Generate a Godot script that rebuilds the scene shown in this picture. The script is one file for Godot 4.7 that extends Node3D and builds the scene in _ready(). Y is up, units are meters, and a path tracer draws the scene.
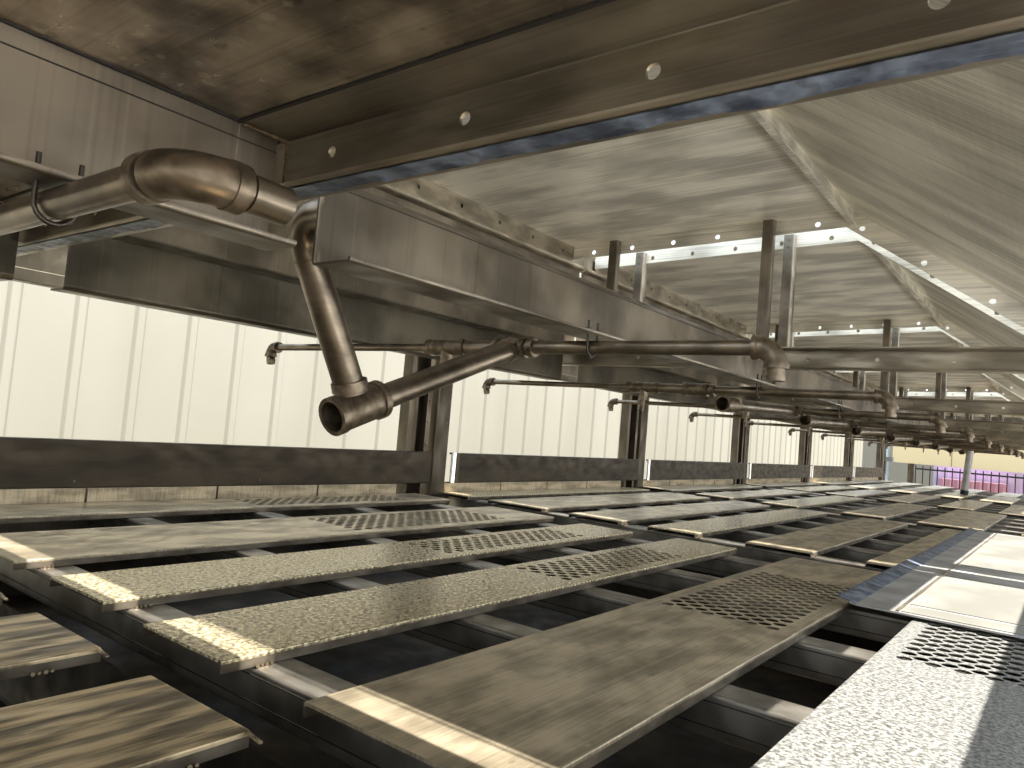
extends Node3D
# Lengths below are in "camera heights above the deck" (u); S turns them into metres.
const S := 0.33
const H0 := 1.75
const PITCH := 6.1
const ORD := ["nearest", "second", "third", "fourth", "fifth", "sixth", "seventh", "eighth", "ninth", "tenth", "eleventh", "twelfth"]
var M := {}
var taken := {}
var B: MB

class MB:
	var v := PackedVector3Array()
	var n := PackedVector3Array()
	var o := Vector3.ZERO
	func _init(origin := Vector3.ZERO): o = origin
	func tri(a: Vector3, b: Vector3, c: Vector3, na: Vector3, nb: Vector3, nc: Vector3):
		if (b - a).cross(c - a).dot(na + nb + nc) > 0.0:
			v.append_array([(a - o) * S, (c - o) * S, (b - o) * S]); n.append_array([na, nc, nb])
		else:
			v.append_array([(a - o) * S, (b - o) * S, (c - o) * S]); n.append_array([na, nb, nc])
	func quad(a: Vector3, b: Vector3, c: Vector3, d: Vector3, nn: Vector3):
		tri(a, b, c, nn, nn, nn); tri(a, c, d, nn, nn, nn)
	func quad4(a: Vector3, b: Vector3, c: Vector3, d: Vector3, na: Vector3, nb: Vector3, nc: Vector3, nd: Vector3):
		tri(a, b, c, na, nb, nc); tri(a, c, d, na, nc, nd)
	func box(lo: Vector3, hi: Vector3):
		obox((lo + hi) / 2, (hi - lo) / 2, Basis.IDENTITY)
	func obox(c: Vector3, h: Vector3, bs: Basis):
		for ax in 3:
			for s in [-1.0, 1.0]:
				var nn: Vector3 = bs[ax] * s
				var u: Vector3 = bs[(ax + 1) % 3] * h[(ax + 1) % 3]
				var w: Vector3 = bs[(ax + 2) % 3] * h[(ax + 2) % 3]
				var f: Vector3 = c + nn * h[ax]
				quad(f - u - w, f + u - w, f + u + w, f - u + w, nn)
	# a folded sheet: the polyline pts (u, v) with rounded folds, thickness t to its left, run along axis from a to b
	func fold(pts: PackedVector2Array, t: float, r: float, axis: int, a: float, b: float):
		var line := PackedVector2Array()
		var np := pts.size()
		for i in np:
			if i == 0 or i == np - 1 or r <= 0.0:
				line.append(pts[i]); continue
			var d0 := (pts[i - 1] - pts[i]); var d1 := (pts[i + 1] - pts[i])
			var rr: float = min(r, d0.length() * 0.45, d1.length() * 0.45)
			var p0 := pts[i] + d0.normalized() * rr; var p1 := pts[i] + d1.normalized() * rr
			for k in 5:
				var f := k / 4.0
				line.append(p0.lerp(pts[i], f).lerp(pts[i].lerp(p1, f), f))
		var m := line.size()
		var nrm := PackedVector2Array()
		for i in m:
			var d := (line[min(i + 1, m - 1)] - line[max(i - 1, 0)]).normalized()
			nrm.append(Vector2(-d.y, d.x))
		for i in m - 1:
			for side in [0, 1]:
				var sg: float = 1.0 if side == 1 else -1.0
				var q0 := line[i] + nrm[i] * (t if side == 1 else 0.0)
				var q1 := line[i + 1] + nrm[i + 1] * (t if side == 1 else 0.0)
				quad4(to3(q0, axis, a), to3(q1, axis, a), to3(q1, axis, b), to3(q0, axis, b), dir3(nrm[i] * sg, axis), dir3(nrm[i + 1] * sg, axis), dir3(nrm[i + 1] * sg, axis), dir3(nrm[i] * sg, axis))
			for e in [a, b]:
				var en := Vector3.ZERO; en[axis] = -1.0 if e == min(a, b) else 1.0
				quad(to3(line[i], axis, e), to3(line[i + 1], axis, e), to3(line[i + 1] + nrm[i + 1] * t, axis, e), to3(line[i] + nrm[i] * t, axis, e), en)
		for i in [0, m - 1]:
			var d2 := (line[1] - line[0]) if i == 0 else (line[m - 1] - line[m - 2])
			var en2 := dir3(d2.normalized() * (-1.0 if i == 0 else 1.0), axis)
			quad(to3(line[i], axis, a), to3(line[i] + nrm[i] * t, axis, a), to3(line[i] + nrm[i] * t, axis, b), to3(line[i], axis, b), en2)
	func to3(p: Vector2, axis: int, w: float) -> Vector3:
		return [Vector3(w, p.y, p.x), Vector3(p.x, w, p.y), Vector3(p.x, p.y, w)][axis]
	func dir3(p: Vector2, axis: int) -> Vector3:
		return [Vector3(0, p.y, p.x), Vector3(p.x, 0, p.y), Vector3(p.x, p.y, 0)][axis]
	# a tube along a path, closed ends unless hollow
	func tube(path: Array, radii, seg := 16, hollow := 0.0):
		var rings := []
		var up := Vector3.UP
		var count := path.size()
		var last := Vector3.ZERO
		for i in count:
			var t: Vector3 = (path[min(i + 1, count - 1)] - path[max(i - 1, 0)]).normalized()
			if i == 0:
				up = Vector3.UP if absf(t.y) < 0.9 else Vector3.RIGHT
			var side := t.cross(up).normalized()
			up = side.cross(t).normalized()
			last = t
			var ring := []
			var r: float = radii[i] if radii is Array else radii
			for k in seg:
				var an := TAU * k / seg
				ring.append([path[i] + (side * cos(an) + up * sin(an)) * r, side * cos(an) + up * sin(an)])
			rings.append(ring)
		for i in count - 1:
			for k in seg:
				var k2 := (k + 1) % seg
				var a = rings[i][k]; var b = rings[i][k2]; var c = rings[i + 1][k2]; var d = rings[i + 1][k]
				if (a[0] - d[0]).length() < 1e-6 or true:
					var sl: Vector3 = Vector3.ZERO
					var dirn: Vector3 = path[i + 1] - path[i]
					if dirn.length() < 1e-5:
						continue
					if radii is Array and absf(radii[i] - radii[i + 1]) > 1e-5:
						sl = dirn.normalized() * ((radii[i] - radii[i + 1]) / dirn.length())
					quad4(a[0], b[0], c[0], d[0], (a[1] + sl).normalized(), (b[1] + sl).normalized(), (c[1] + sl).normalized(), (d[1] + sl).normalized())
		for e in [0, count - 1]:
			var t2: Vector3 = ((path[0] - path[1]) if e == 0 else (path[count - 1] - path[count - 2])).normalized()
			if hollow > 0.0 and e > 0:
				var depth := minf(hollow * 4.0, path[0].distance_to(path[count - 1]) * 0.9)
				for k in seg:
					var a3 = rings[e][k]; var b3 = rings[e][(k + 1) % seg]
					var ai: Vector3 = path[e] + a3[1] * hollow; var bi: Vector3 = path[e] + b3[1] * hollow
					quad(a3[0], b3[0], bi, ai, t2)
					quad4(ai, bi, bi - t2 * depth, ai - t2 * depth, -a3[1], -b3[1], -b3[1], -a3[1])
					tri(ai - t2 * depth, bi - t2 * depth, path[e] - t2 * depth, t2, t2, t2)
			else:
				for k in seg:
					tri(rings[e][k][0], rings[e][(k + 1) % seg][0], path[e], t2, t2, t2)
	# flat plate from corner p along U (length lu) and V (length lv), thickness t against the normal N = U x V, holes in one row at v = hv
	func plate(p: Vector3, U: Vector3, V: Vector3, lu: float, lv: float, t: float, holes := [], r := 0.0, hv := 0.0):
		var N := U.cross(V).normalized()
		var at := func(a: float, b: float, d: float) -> Vector3: return p + U * a + V * b - N * d
		var rects := []
		if holes.is_empty():
			rects.append([0.0, lu, 0.0, lv])
		else:
			var c: float = r * 1.5
			var x := 0.0
			for h in holes:
				if h - c < x or h + c > lu: continue
				rects.append([x, h - c, 0.0, lv])
				rects.append([h - c, h + c, 0.0, hv - c]); rects.append([h - c, h + c, hv + c, lv])
				var seg := 16
				for k in seg:
					var e0 := TAU * k / seg; var e1 := TAU * (k + 1) / seg
					var c0 := Vector2(cos(e0), sin(e0)); var c1 := Vector2(cos(e1), sin(e1))
					var s0: Vector2 = c0 * c / max(absf(c0.x), absf(c0.y)); var s1: Vector2 = c1 * c / max(absf(c1.x), absf(c1.y))
					for d in [0.0, t]:
						quad(at.call(h + c0.x * r, hv + c0.y * r, d), at.call(h + c1.x * r, hv + c1.y * r, d), at.call(h + s1.x, hv + s1.y, d), at.call(h + s0.x, hv + s0.y, d), N if d == 0.0 else -N)
					var n0 := -(U * c0.x + V * c0.y); var n1 := -(U * c1.x + V * c1.y)
					quad4(at.call(h + c0.x * r, hv + c0.y * r, 0), at.call(h + c1.x * r, hv + c1.y * r, 0), at.call(h + c1.x * r, hv + c1.y * r, t), at.call(h + c0.x * r, hv + c0.y * r, t), n0, n1, n1, n0)
				x = h + c
			rects.append([x, lu, 0.0, lv])
		for q in rects:
			for d in [0.0, t]:
				quad(at.call(q[0], q[2], d), at.call(q[1], q[2], d), at.call(q[1], q[3], d), at.call(q[0], q[3], d), N if d == 0.0 else -N)
		quad(at.call(0, 0, 0), at.call(lu, 0, 0), at.call(lu, 0, t), at.call(0, 0, t), -V)
		quad(at.call(0, lv, 0), at.call(lu, lv, 0), at.call(lu, lv, t), at.call(0, lv, t), V)
		quad(at.call(0, 0, 0), at.call(0, lv, 0), at.call(0, lv, t), at.call(0, 0, t), -U)
		quad(at.call(lu, 0, 0), at.call(lu, lv, 0), at.call(lu, lv, t), at.call(lu, 0, t), U)
	# perforated field on the plane y: staggered round holes, lattice constant p, cols in the even rows
	func perforated(x0: float, x1: float, z0: float, z1: float, y: float, t: float, p: float, r: float, cols: int, rows: int):
		var h := p / 2.0
		var fx := (x0 + x1) / 2 - (cols - 1) * h
		var fz := (z0 + z1) / 2 - (rows - 1) * h / 2.0
		var up := Vector3.UP
		var flat := func(a: Vector2, b: Vector2, c: Vector2):
			for d in [0.0, t]:
				var nn: Vector3 = up if d == 0.0 else -up
				tri(Vector3(a.x, y - d, a.y), Vector3(b.x, y - d, b.y), Vector3(c.x, y - d, c.y), nn, nn, nn)
		var xl := fx - h; var xr := fx + (cols - 1) * p + h; var zt := fz - h; var zb := fz + (rows - 1) * h + h
		for j in rows:
			var cnt := cols if j % 2 == 0 else cols - 1
			for i in cnt:
				var c := Vector2(fx + i * p + (h if j % 2 == 1 else 0.0), fz + j * h)
				for k in 12:
					var q := []
					for e in [k, k + 1]:
						var an: float = TAU * e / 12.0
						var ci := Vector2(cos(an), sin(an))
						var quad_i: int = (e % 12) / 3; var f: float = (e % 3) / 3.0
						var cor := [Vector2(h, 0), Vector2(0, h), Vector2(-h, 0), Vector2(0, -h)]
						q.append([c + ci * r, c + cor[quad_i].lerp(cor[(quad_i + 1) % 4], f), ci])
					flat.call(q[0][0], q[1][0], q[1][1]); flat.call(q[0][0], q[1][1], q[0][1])
					var a3 := Vector3(q[0][0].x, y, q[0][0].y); var b3 := Vector3(q[1][0].x, y, q[1][0].y)
					var dn := Vector3(0, -t, 0)
					var m0 := -Vector3(q[0][2].x, 0, q[0][2].y); var m1 := -Vector3(q[1][2].x, 0, q[1][2].y)
					quad4(a3, b3, b3 + dn, a3 + dn, m0, m1, m1, m0)
			if j % 2 == 1:
				flat.call(Vector2(xl, fz + (j - 1) * h), Vector2(fx, fz + j * h), Vector2(xl, fz + (j + 1) * h))
				flat.call(Vector2(xr, fz + (j - 1) * h), Vector2(xr - h, fz + j * h), Vector2(xr, fz + (j + 1) * h))
		for zz in [[zt, fz], [zb, zb - h]]:
			for i in cols - 1:
				flat.call(Vector2(fx + i * p, zz[0]), Vector2(fx + (i + 1) * p, zz[0]), Vector2(fx + i * p + h, zz[1]))
			flat.call(Vector2(xl, zz[0]), Vector2(fx, zz[0]), Vector2(xl, zz[1]))
			flat.call(Vector2(xr, zz[0]), Vector2(xr - h, zz[0]), Vector2(xr, zz[1]))
		for q in [[x0, x1, z0, zt], [x0, x1, zb, z1], [x0, xl, zt, zb], [xr, x1, zt, zb]]:
			if q[1] - q[0] > 1e-4 and q[3] - q[2] > 1e-4:
				flat.call(Vector2(q[0], q[2]), Vector2(q[1], q[2]), Vector2(q[1], q[3])); flat.call(Vector2(q[0], q[2]), Vector2(q[1], q[3]), Vector2(q[0], q[3]))
	func mesh() -> ArrayMesh:
		var a := []
		a.resize(Mesh.ARRAY_MAX)
		a[Mesh.ARRAY_VERTEX] = v; a[Mesh.ARRAY_NORMAL] = n
		var m := ArrayMesh.new()
		m.add_surface_from_arrays(Mesh.PRIMITIVE_TRIANGLES, a)
		return m

func at(p: Vector3) -> Vector3:
	return Vector3(p.x * S, p.y * S + H0, p.z * S)

func numbered(called: String) -> String:
	var c: int = taken.get(called, 0)
	taken[called] = c + 1
	return called if c == 0 else "%s_%03d" % [called, c]

func tag(o: Node3D, label: String, category: String, group := "", kind := "") -> Node3D:
	if label: o.set_meta("label", label)
	if category: o.set_meta("category", category)
	if group: o.set_meta("group", group)
	if kind: o.set_meta("kind", kind)
	return o

func thing(called: String, origin: Vector3, label: String, category: String, group := "") -> Node3D:
	var o := Node3D.new()
	o.name = numbered(called)
	add_child(o)
	o.position = at(origin)
	return tag(o, label, category, group)

func part(called: String, b: MB, m: Material, parent: Node3D, label := "") -> MeshInstance3D:
	var o := MeshInstance3D.new()
	o.name = called
	o.mesh = b.mesh()
	o.material_override = m
	parent.add_child(o, true)
	if label: o.set_meta("label", label)
	return o

func single(called: String, b: MB, m: Material, label: String, category: String, group := "", kind := "") -> MeshInstance3D:
	var o := MeshInstance3D.new()
	o.name = numbered(called) if kind != "structure" else called
	o.mesh = b.mesh()
	o.material_override = m
	add_child(o, true)
	o.position = at(b.o)
	tag(o, label, category, group, kind)
	return o

func dup(src: Node3D, called: String, dz: float, label: String) -> Node3D:
	var o: Node3D = src.duplicate()
	o.name = numbered(called)
	add_child(o)
	o.position = src.position + Vector3(0, 0, dz * S)
	if label: o.set_meta("label", label)
	return o

# ---------------------------------------------------------------- materials
func noise_tex(freq: float, octaves: int, ramp: Array, seed_n: int, bump := 0.0, kind := FastNoiseLite.TYPE_SIMPLEX_SMOOTH) -> NoiseTexture2D:
	var f := FastNoiseLite.new()
	f.seed = seed_n; f.frequency = freq; f.fractal_octaves = octaves; f.noise_type = kind
	var t := NoiseTexture2D.new()
	t.width = 512; t.height = 512; t.seamless = true; t.noise = f
	if bump > 0.0:
		t.as_normal_map = true; t.bump_strength = bump
	else:
		var g := Gradient.new()
		g.offsets = PackedFloat32Array([0.25, 0.75])
		g.colors = PackedColorArray([ramp[0], ramp[1]])
		t.color_ramp = g
	return t

# brushed metal: cloudy tone with fine grain strokes along u (or v)
func brushed(seed_n: int, lo: float, freq: float, strokes: int, along_v := false, spots := 0) -> ImageTexture:
	var f := FastNoiseLite.new()
	f.seed = seed_n; f.frequency = freq; f.fractal_octaves = 5; f.noise_type = FastNoiseLite.TYPE_SIMPLEX_SMOOTH
	var n := 512
	var src := f.get_seamless_image(n, n)
	var a := PackedFloat32Array(); a.resize(n * n)
	for y in n:
		for x in n:
			a[y * n + x] = lerpf(lo, 1.0, smoothstep(0.2, 0.8, src.get_pixel(x, y).r))
	var rng := RandomNumberGenerator.new(); rng.seed = seed_n
	# fine grain: noise drawn out along the brushing direction, crossfaded so that the tile repeats
	if strokes > 4000:
		var g := FastNoiseLite.new(); g.seed = seed_n + 7; g.frequency = 1.0; g.fractal_octaves = 2
		for y in n:
			for x in n:
				var f1 := float(x) / n
				var d1: float = lerpf(g.get_noise_2d(x * 0.006, y * 0.35), g.get_noise_2d((x - n) * 0.006, y * 0.35), f1)
				var q1: int = (y * n + x) if not along_v else (x * n + y)
				a[q1] = clampf(a[q1] + d1 * (1.0 - lo) * 0.8, 0.0, 1.0)
		strokes = 0
	for k in strokes:
		var x := rng.randi() % n; var y := rng.randi() % n
		var l := 20 + rng.randi() % 160
		var d := rng.randf_range(-0.5, 0.5); d = d * absf(d) * (1.0 - lo)
		for i in l:
			var fade: float = sin(PI * i / l)
			var at_i := (y * n + (x + i) % n) if not along_v else (((y + i) % n) * n + x)
			a[at_i] = clampf(a[at_i] + d * fade, 0.0, 1.0)
	for k in spots:
		var x := rng.randi() % n; var y := rng.randi() % n
		var r := rng.randi_range(1, 3); var d := rng.randf_range(-0.3, 0.35) * (1.0 - lo) * 1.6
		for j in range(-r, r + 1):
			for i in range(-r, r + 1):
				if i * i + j * j <= r * r:
					var q := ((y + j + n) % n) * n + (x + i + n) % n
					a[q] = clampf(a[q] + d, 0.0, 1.0)
	var im := Image.create_empty(n, n, false, Image.FORMAT_RGB8)
	for y in n:
		for x in n:
			var v := a[y * n + x]
			im.set_pixel(x, y, Color(v, v * (0.985 + 0.015 * v), v * (0.955 + 0.045 * v)))
	return ImageTexture.create_from_image(im)

func mat(albedo: Color, rough: float, metal := 0.0) -> StandardMaterial3D:
	var m := StandardMaterial3D.new()
	m.albedo_color = albedo; m.roughness = rough; m.metallic = metal
	return m

func tri(m: StandardMaterial3D, sc: Vector3) -> StandardMaterial3D:
	m.uv1_triplanar = true; m.uv1_world_triplanar = true; m.uv1_scale = sc
	m.uv1_triplanar_sharpness = 4.0
	return m

func steel(col: Color, rough: float, lo: float, seed_n: int, sc: Vector3, freq := 0.01, metal := 0.85, rough_spread := 0.2, bump := 0.0) -> StandardMaterial3D:
	var m := mat(col, 1.0, metal)
	m.albedo_texture = noise_tex(freq, 5, [Color(lo, lo * 0.985, lo * 0.96), Color(1, 1, 1)], seed_n)
	var r0: float = clampf(rough - rough_spread / 2, 0.02, 1); var r1: float = clampf(rough + rough_spread / 2, 0.02, 1)
	m.roughness_texture = noise_tex(freq * 2.0, 4, [Color(r0, r0, r0), Color(r1, r1, r1)], seed_n + 50)
	m.roughness_texture_channel = BaseMaterial3D.TEXTURE_CHANNEL_RED
	if bump > 0.0:
		m.normal_enabled = true
		m.normal_texture = noise_tex(freq * 3.0, 3, [], seed_n + 90, 4.0)
		m.normal_scale = bump
	return tri(m, sc)

func make_materials():
	M.steel = steel(Color(0.64, 0.6, 0.525), 0.42, 0.72, 1, Vector3(0.5, 2.0, 0.9), 0.012, 0.8)
	M.steel.albedo_texture = brushed(1, 0.74, 0.012, 2500)
	M.channel = steel(Color(0.56, 0.52, 0.46), 0.4, 0.7, 2, Vector3(0.7, 0.7, 0.7), 0.014, 0.75)
	M.channel.albedo_texture = brushed(2, 0.68, 0.008, 1200, true)
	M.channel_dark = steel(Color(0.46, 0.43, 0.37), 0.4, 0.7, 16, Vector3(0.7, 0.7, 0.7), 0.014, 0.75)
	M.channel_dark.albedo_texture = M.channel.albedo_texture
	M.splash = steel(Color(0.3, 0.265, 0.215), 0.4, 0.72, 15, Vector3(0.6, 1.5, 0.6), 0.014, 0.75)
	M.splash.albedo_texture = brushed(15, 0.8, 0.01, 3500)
	M.roof = steel(Color(0.98, 0.96, 0.9), 0.36, 0.66, 3, Vector3(0.4, 1.0, 0.9), 0.008, 0.45, 0.06)
	M.roof.albedo_texture = brushed(3, 0.76, 0.009, 5000)
	M.ceiling = steel(Color(0.66, 0.6, 0.515), 0.42, 0.5, 4, Vector3(0.8, 1.0, 1.0), 0.02, 0.75, 0.3)
	M.ceiling.albedo_texture = brushed(4, 0.6, 0.014, 2500, false, 900)
	M.plank = steel(Color(0.93, 0.86, 0.7), 0.34, 0.6, 5, Vector3(3.0, 3.0, 3.0), 0.03, 0.6, 0.3)
	M.plank.albedo_texture = brushed(5, 0.62, 0.06, 800, true, 9000)
	M.plank_smooth = steel(Color(0.82, 0.755, 0.635), 0.38, 0.78, 6, Vector3(1.6, 3.0, 0.8), 0.016, 0.65, 0.2)
	M.plank_smooth.albedo_texture = brushed(6, 0.76, 0.012, 5000, true, 400)
	M.plank_worn = steel(Color(0.88, 0.79, 0.63), 0.45, 0.45, 7, Vector3(3.2, 3.0, 0.5), 0.016, 0.55, 0.25)
	M.plank_worn.albedo_texture = brushed(7, 0.5, 0.02, 3500, true, 500)
	M.plank_film = steel(Color(0.62, 0.615, 0.59), 0.5, 0.6, 8, Vector3(4.0, 3.0, 4.0), 0.05, 0.3, 0.2)
	M.plank_film.albedo_texture = brushed(8, 0.62, 0.05, 300, true, 12000)
	M.pipe = steel(Color(0.56, 0.51, 0.44), 0.32, 0.62, 9, Vector3(1.5, 2.0, 1.5), 0.014, 0.85, 0.08)
	M.pipe.albedo_texture = brushed(9, 0.72, 0.012, 2500)
	M.pipe_cast = steel(Color(0.54, 0.485, 0.41), 0.4, 0.7, 10, Vector3(3, 3, 3), 0.02, 0.8, 0.1)
	M.flange = steel(Color(0.56, 0.52, 0.455), 0.42, 0.7, 17, Vector3(1, 1.5, 0.8), 0.02, 0.7)
	M.joist = steel(Color(0.6, 0.575, 0.53), 0.4, 0.75, 11, Vector3(1, 1, 1), 0.012, 0.75)
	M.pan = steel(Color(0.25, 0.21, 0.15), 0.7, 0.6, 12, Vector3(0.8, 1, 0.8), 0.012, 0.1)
	M.post = steel(Color(0.42, 0.385, 0.33), 0.4, 0.7, 13, Vector3(1, 0.5, 1), 0.012, 0.75)
	M.dark = mat(Color(0.03, 0.03, 0.03), 0.6)
	M.seam = mat(Color(0.13, 0.11, 0.09), 0.7)
	M.bolt = mat(Color(0.42, 0.4, 0.37), 0.35, 0.9)
	M.rod = mat(Color(0.3, 0.28, 0.25), 0.4, 0.85)
	M.weld = mat(Color(0.42, 0.36, 0.28), 0.4, 0.8)
	var tp := mat(Color(0.88, 0.88, 0.88), 0.5)  # plain white, for the painted sun streak and the bounce plate
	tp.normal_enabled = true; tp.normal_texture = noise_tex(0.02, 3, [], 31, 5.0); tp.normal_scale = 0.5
	M.white_matte = tri(tp, Vector3(6, 6, 6))
	var pf := mat(Color(0.52, 0.51, 0.475), 0.55)
	pf.albedo_texture = noise_tex(0.006, 4, [Color(0.86, 0.86, 0.85), Color(1, 1, 1)], 33)
	M.film = tri(pf, Vector3(1.2, 1, 0.7))
	var bf := mat(Color(0.42, 0.455, 0.51), 0.4)
	bf.albedo_texture = noise_tex(0.01, 4, [Color(0.5, 0.52, 0.56), Color(1, 1, 1)], 35)
	bf.normal_enabled = true; bf.normal_texture = noise_tex(0.012, 3, [], 36, 8.0); bf.normal_scale = 0.8
	M.blue = tri(bf, Vector3(3, 3, 3))
	var wl := mat(Color(0.55, 0.535, 0.485), 0.6)
	wl.albedo_texture = noise_tex(0.004, 4, [Color(0.95, 0.95, 0.94), Color(1, 1, 1)], 37)
	M.wall = tri(wl, Vector3(0.3, 0.1, 0.3))
	M.sheet = steel(Color(0.68, 0.675, 0.665), 0.45, 0.85, 14, Vector3(1, 1, 1), 0.01, 0.3)
	var gr := mat(Color(0.5, 0.48, 0.44), 0.9)
	gr.albedo_texture = noise_tex(0.01, 5, [Color(0.75, 0.75, 0.75), Color(1, 1, 1)], 39)
	M.ground = tri(gr, Vector3(0.4, 0.4, 0.4))
	M.beige = mat(Color(0.86, 0.79, 0.63), 0.8)
	M.lilac = mat(Color(0.78, 0.74, 0.88), 0.5)
	M.pink = mat(Color(0.86, 0.68, 0.78), 0.5)
	M.skyblue = mat(Color(0.72, 0.82, 0.9), 0.5)
	M.red = mat(Color(0.55, 0.2, 0.26), 0.5)
	M.yellow = mat(Color(0.85, 0.7, 0.35), 0.6)
	M.black = mat(Color(0.02, 0.02, 0.025), 0.4)
	M.grey = mat(Color(0.4, 0.4, 0.4), 0.5)

# ---------------------------------------------------------------- builders
func elbow(c: Vector3, a: Vector3, b: Vector3, r: float, n := 8) -> Array:
	# points of a bend whose corner is c, coming from direction a and leaving along b, bend radius r
	var out := []
	var p0 := c + a.normalized() * r; var p1 := c + b.normalized() * r
	var centre := p0 + p1 - c
	for i in n + 1:
		var t := PI / 2 * i / n
		out.append(centre + (p0 - centre) * cos(t) + (p1 - centre) * sin(t))
	return out

func bolts(parent: Node3D, o: Vector3, spots: Array, axis: Vector3, r: float):
	for s in spots:
		var b := MB.new(o)
		b.tube([s, s + axis * r * 0.8], r, 6)
		part("bolt", b, M.bolt, parent)

func plank(x0: float, x1: float, zn: float, zf: float, y: float, m: Material, label: String, perf := [], clips := true) -> Node3D:
	var t := thing("deck_plank", Vector3((x0 + x1) / 2, y - 0.05, (zn + zf) / 2), label, "plank", "steel deck planks")
	var o := Vector3((x0 + x1) / 2, y - 0.05, (zn + zf) / 2)
	var b := MB.new(o)
	var th := 0.012; var sk := 0.052
	var lip := 0.016
	var prof := PackedVector2Array([Vector2(x1, y - lip), Vector2(x1, y), Vector2(x0, y), Vector2(x0, y - lip)])
	# thickness goes to the left of the polyline, that is inwards / downwards
	if perf.is_empty():
		b.fold(prof, th, 0.014, 2, zf, zn)
	else:
		b.fold(prof, th, 0.014, 2, perf[0], zn)
		b.fold(prof, th, 0.014, 2, zf, perf[1])
		var mg := 0.04
		b.fold(PackedVector2Array([Vector2(x1, y - lip), Vector2(x1, y), Vector2(x1 - mg, y)]), th, 0.014, 2, perf[1], perf[0])
		b.fold(PackedVector2Array([Vector2(x0 + mg, y), Vector2(x0, y), Vector2(x0, y - lip)]), th, 0.014, 2, perf[1], perf[0])
		b.perforated(x0 + mg, x1 - mg, perf[1], perf[0], y, 0.004, 0.128, 0.039, perf[2], perf[3])
	for sd in 2:
		var sb := MB.new(o)
		sb.fold(PackedVector2Array([Vector2(x1, y - sk), Vector2(x1, y - lip)] if sd == 0 else [Vector2(x0, y - lip), Vector2(x0, y - sk)]), th, 0.0, 2, zf, zn)
		part("side_flange", sb, M.flange, t)
	part("sheet", b, m, t)
	if clips:
		for zz in [zn - 0.2, zf + 0.2]:
			var cb := MB.new(o)
			for i in 4:
				cb.tube([Vector3(x1 - 0.005, y - sk - 0.002, zz - 0.03 + i * 0.022), Vector3(x1 + 0.012, y - sk + 0.004, zz - 0.025 + i * 0.022)], 0.006 + 0.002 * (i % 2), 6)
			part("weld", cb, M.weld, t)
	return t

func joist(z: float, label: String) -> Node3D:
	var o := Vector3(-2.0, -1.25, z)
	var b := MB.new(o)
	# C section: web faces the camera, flange on top, lip at the bottom
	b.fold(PackedVector2Array([Vector2(z - 0.06, -1.24), Vector2(z, -1.24), Vector2(z, -1.19), Vector2(z, -1.055), Vector2(z - 0.2, -1.055), Vector2(z - 0.2, -1.225)]), 0.012, 0.018, 0, -7.1, 3.0)
	var t := thing("deck_joist", o, label, "joist", "cross joists under the planks")
	part("channel", b, M.joist, t)
	for yy in [-1.087, -1.19]:
		var sb := MB.new(o)
		sb.box(Vector3(-7.1, yy - 0.0025, z + 0.001), Vector3(3.0, yy + 0.0025, z + 0.004))
		part("seam", sb, M.seam, t)
	return t

func cross_beam(z: float, label: String, with_film: bool) -> Node3D:
	var o := Vector3(-2.5, 0.86, z)
	var t := thing("cross_beam", o, label, "beam", "cross beams at the module joints")
	var holes := []
	for i in range(-7, 5):
		holes.append(-2.18 + 0.645 * i + 7.04)
	var b := MB.new(o)
	b.plate(Vector3(-7.04, 0.86, z), Vector3.RIGHT, Vector3.UP, 8.14, 0.165, 0.012, holes, 0.022, 0.085)
	part("web", b, M.steel, t)
	b = MB.new(o)
	b.fold(PackedVector2Array([Vector2(z - 0.006, 1.02), Vector2(z - 0.006, 1.035), Vector2(z + 0.2, 1.035)]), 0.012, 0.012, 0, -7.04, 1.1)
	part("top_flange", b, M.steel, t)
	b = MB.new(o)
	b.fold(PackedVector2Array([Vector2(z, 0.868), Vector2(z - 0.004, 0.858), Vector2(z - 0.137, 0.858), Vector2(z - 0.137, 0.875)]), 0.012, 0.008, 0, -7.04, 1.1)
	part("bottom_flange", b, M.steel, t)
	b = MB.new(o)  # unseen plates added across the slot to cast its shadow band
	b.box(Vector3(0.1, 1.04, z - 0.0), Vector3(0.82, 1.052, z + 0.35)); b.box(Vector3(0.1, 1.052, z - 0.8), Vector3(0.82, 1.064, z - 0.32))
	part("shade_plate", b, M.steel, t)
	if with_film:
		# loose blue film under the bottom flange: a strip of small facets that sag a little
		b = MB.new(o)
		var f := FastNoiseLite.new(); f.seed = 5; f.frequency = 3.0
		var nx := 220; var nz := 6
		var pts := []
		for i in nx + 1:
			var row := []
			var xx: float = lerpf(-5.6, 1.05, float(i) / nx)
			for j in nz + 1:
				var w: float = float(j) / nz
				var edge := 0.086 + 0.014 * f.get_noise_2d(xx * 1.3, 9.0)
				var sag: float = 0.003 + 0.006 * (f.get_noise_2d(xx * 1.6, w * 1.2) + 0.6) * (0.35 + w)
				row.append(Vector3(xx, 0.8445 - maxf(sag, 0.001), z - 0.004 - w * edge))
			pts.append(row)
		for i in nx:
			for j in nz:
				var nn: Vector3 = (pts[i][j + 1] - pts[i][j]).cross(pts[i + 1][j] - pts[i][j]).normalized()
				if nn.y > 0: nn = -nn
				b.quad(pts[i][j], pts[i + 1][j], pts[i + 1][j + 1], pts[i][j + 1], nn)
		part("blue_film", b, M.blue, t, "crumpled blue protective film")
	var spots := []
	for i in range(-4, 5):
		spots.append(Vector3(-2.02 + 0.645 * i, 0.856, z - 0.03))
	bolts(t, o, spots, Vector3(0, -1, 0), 0.013)
	return t

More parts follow.
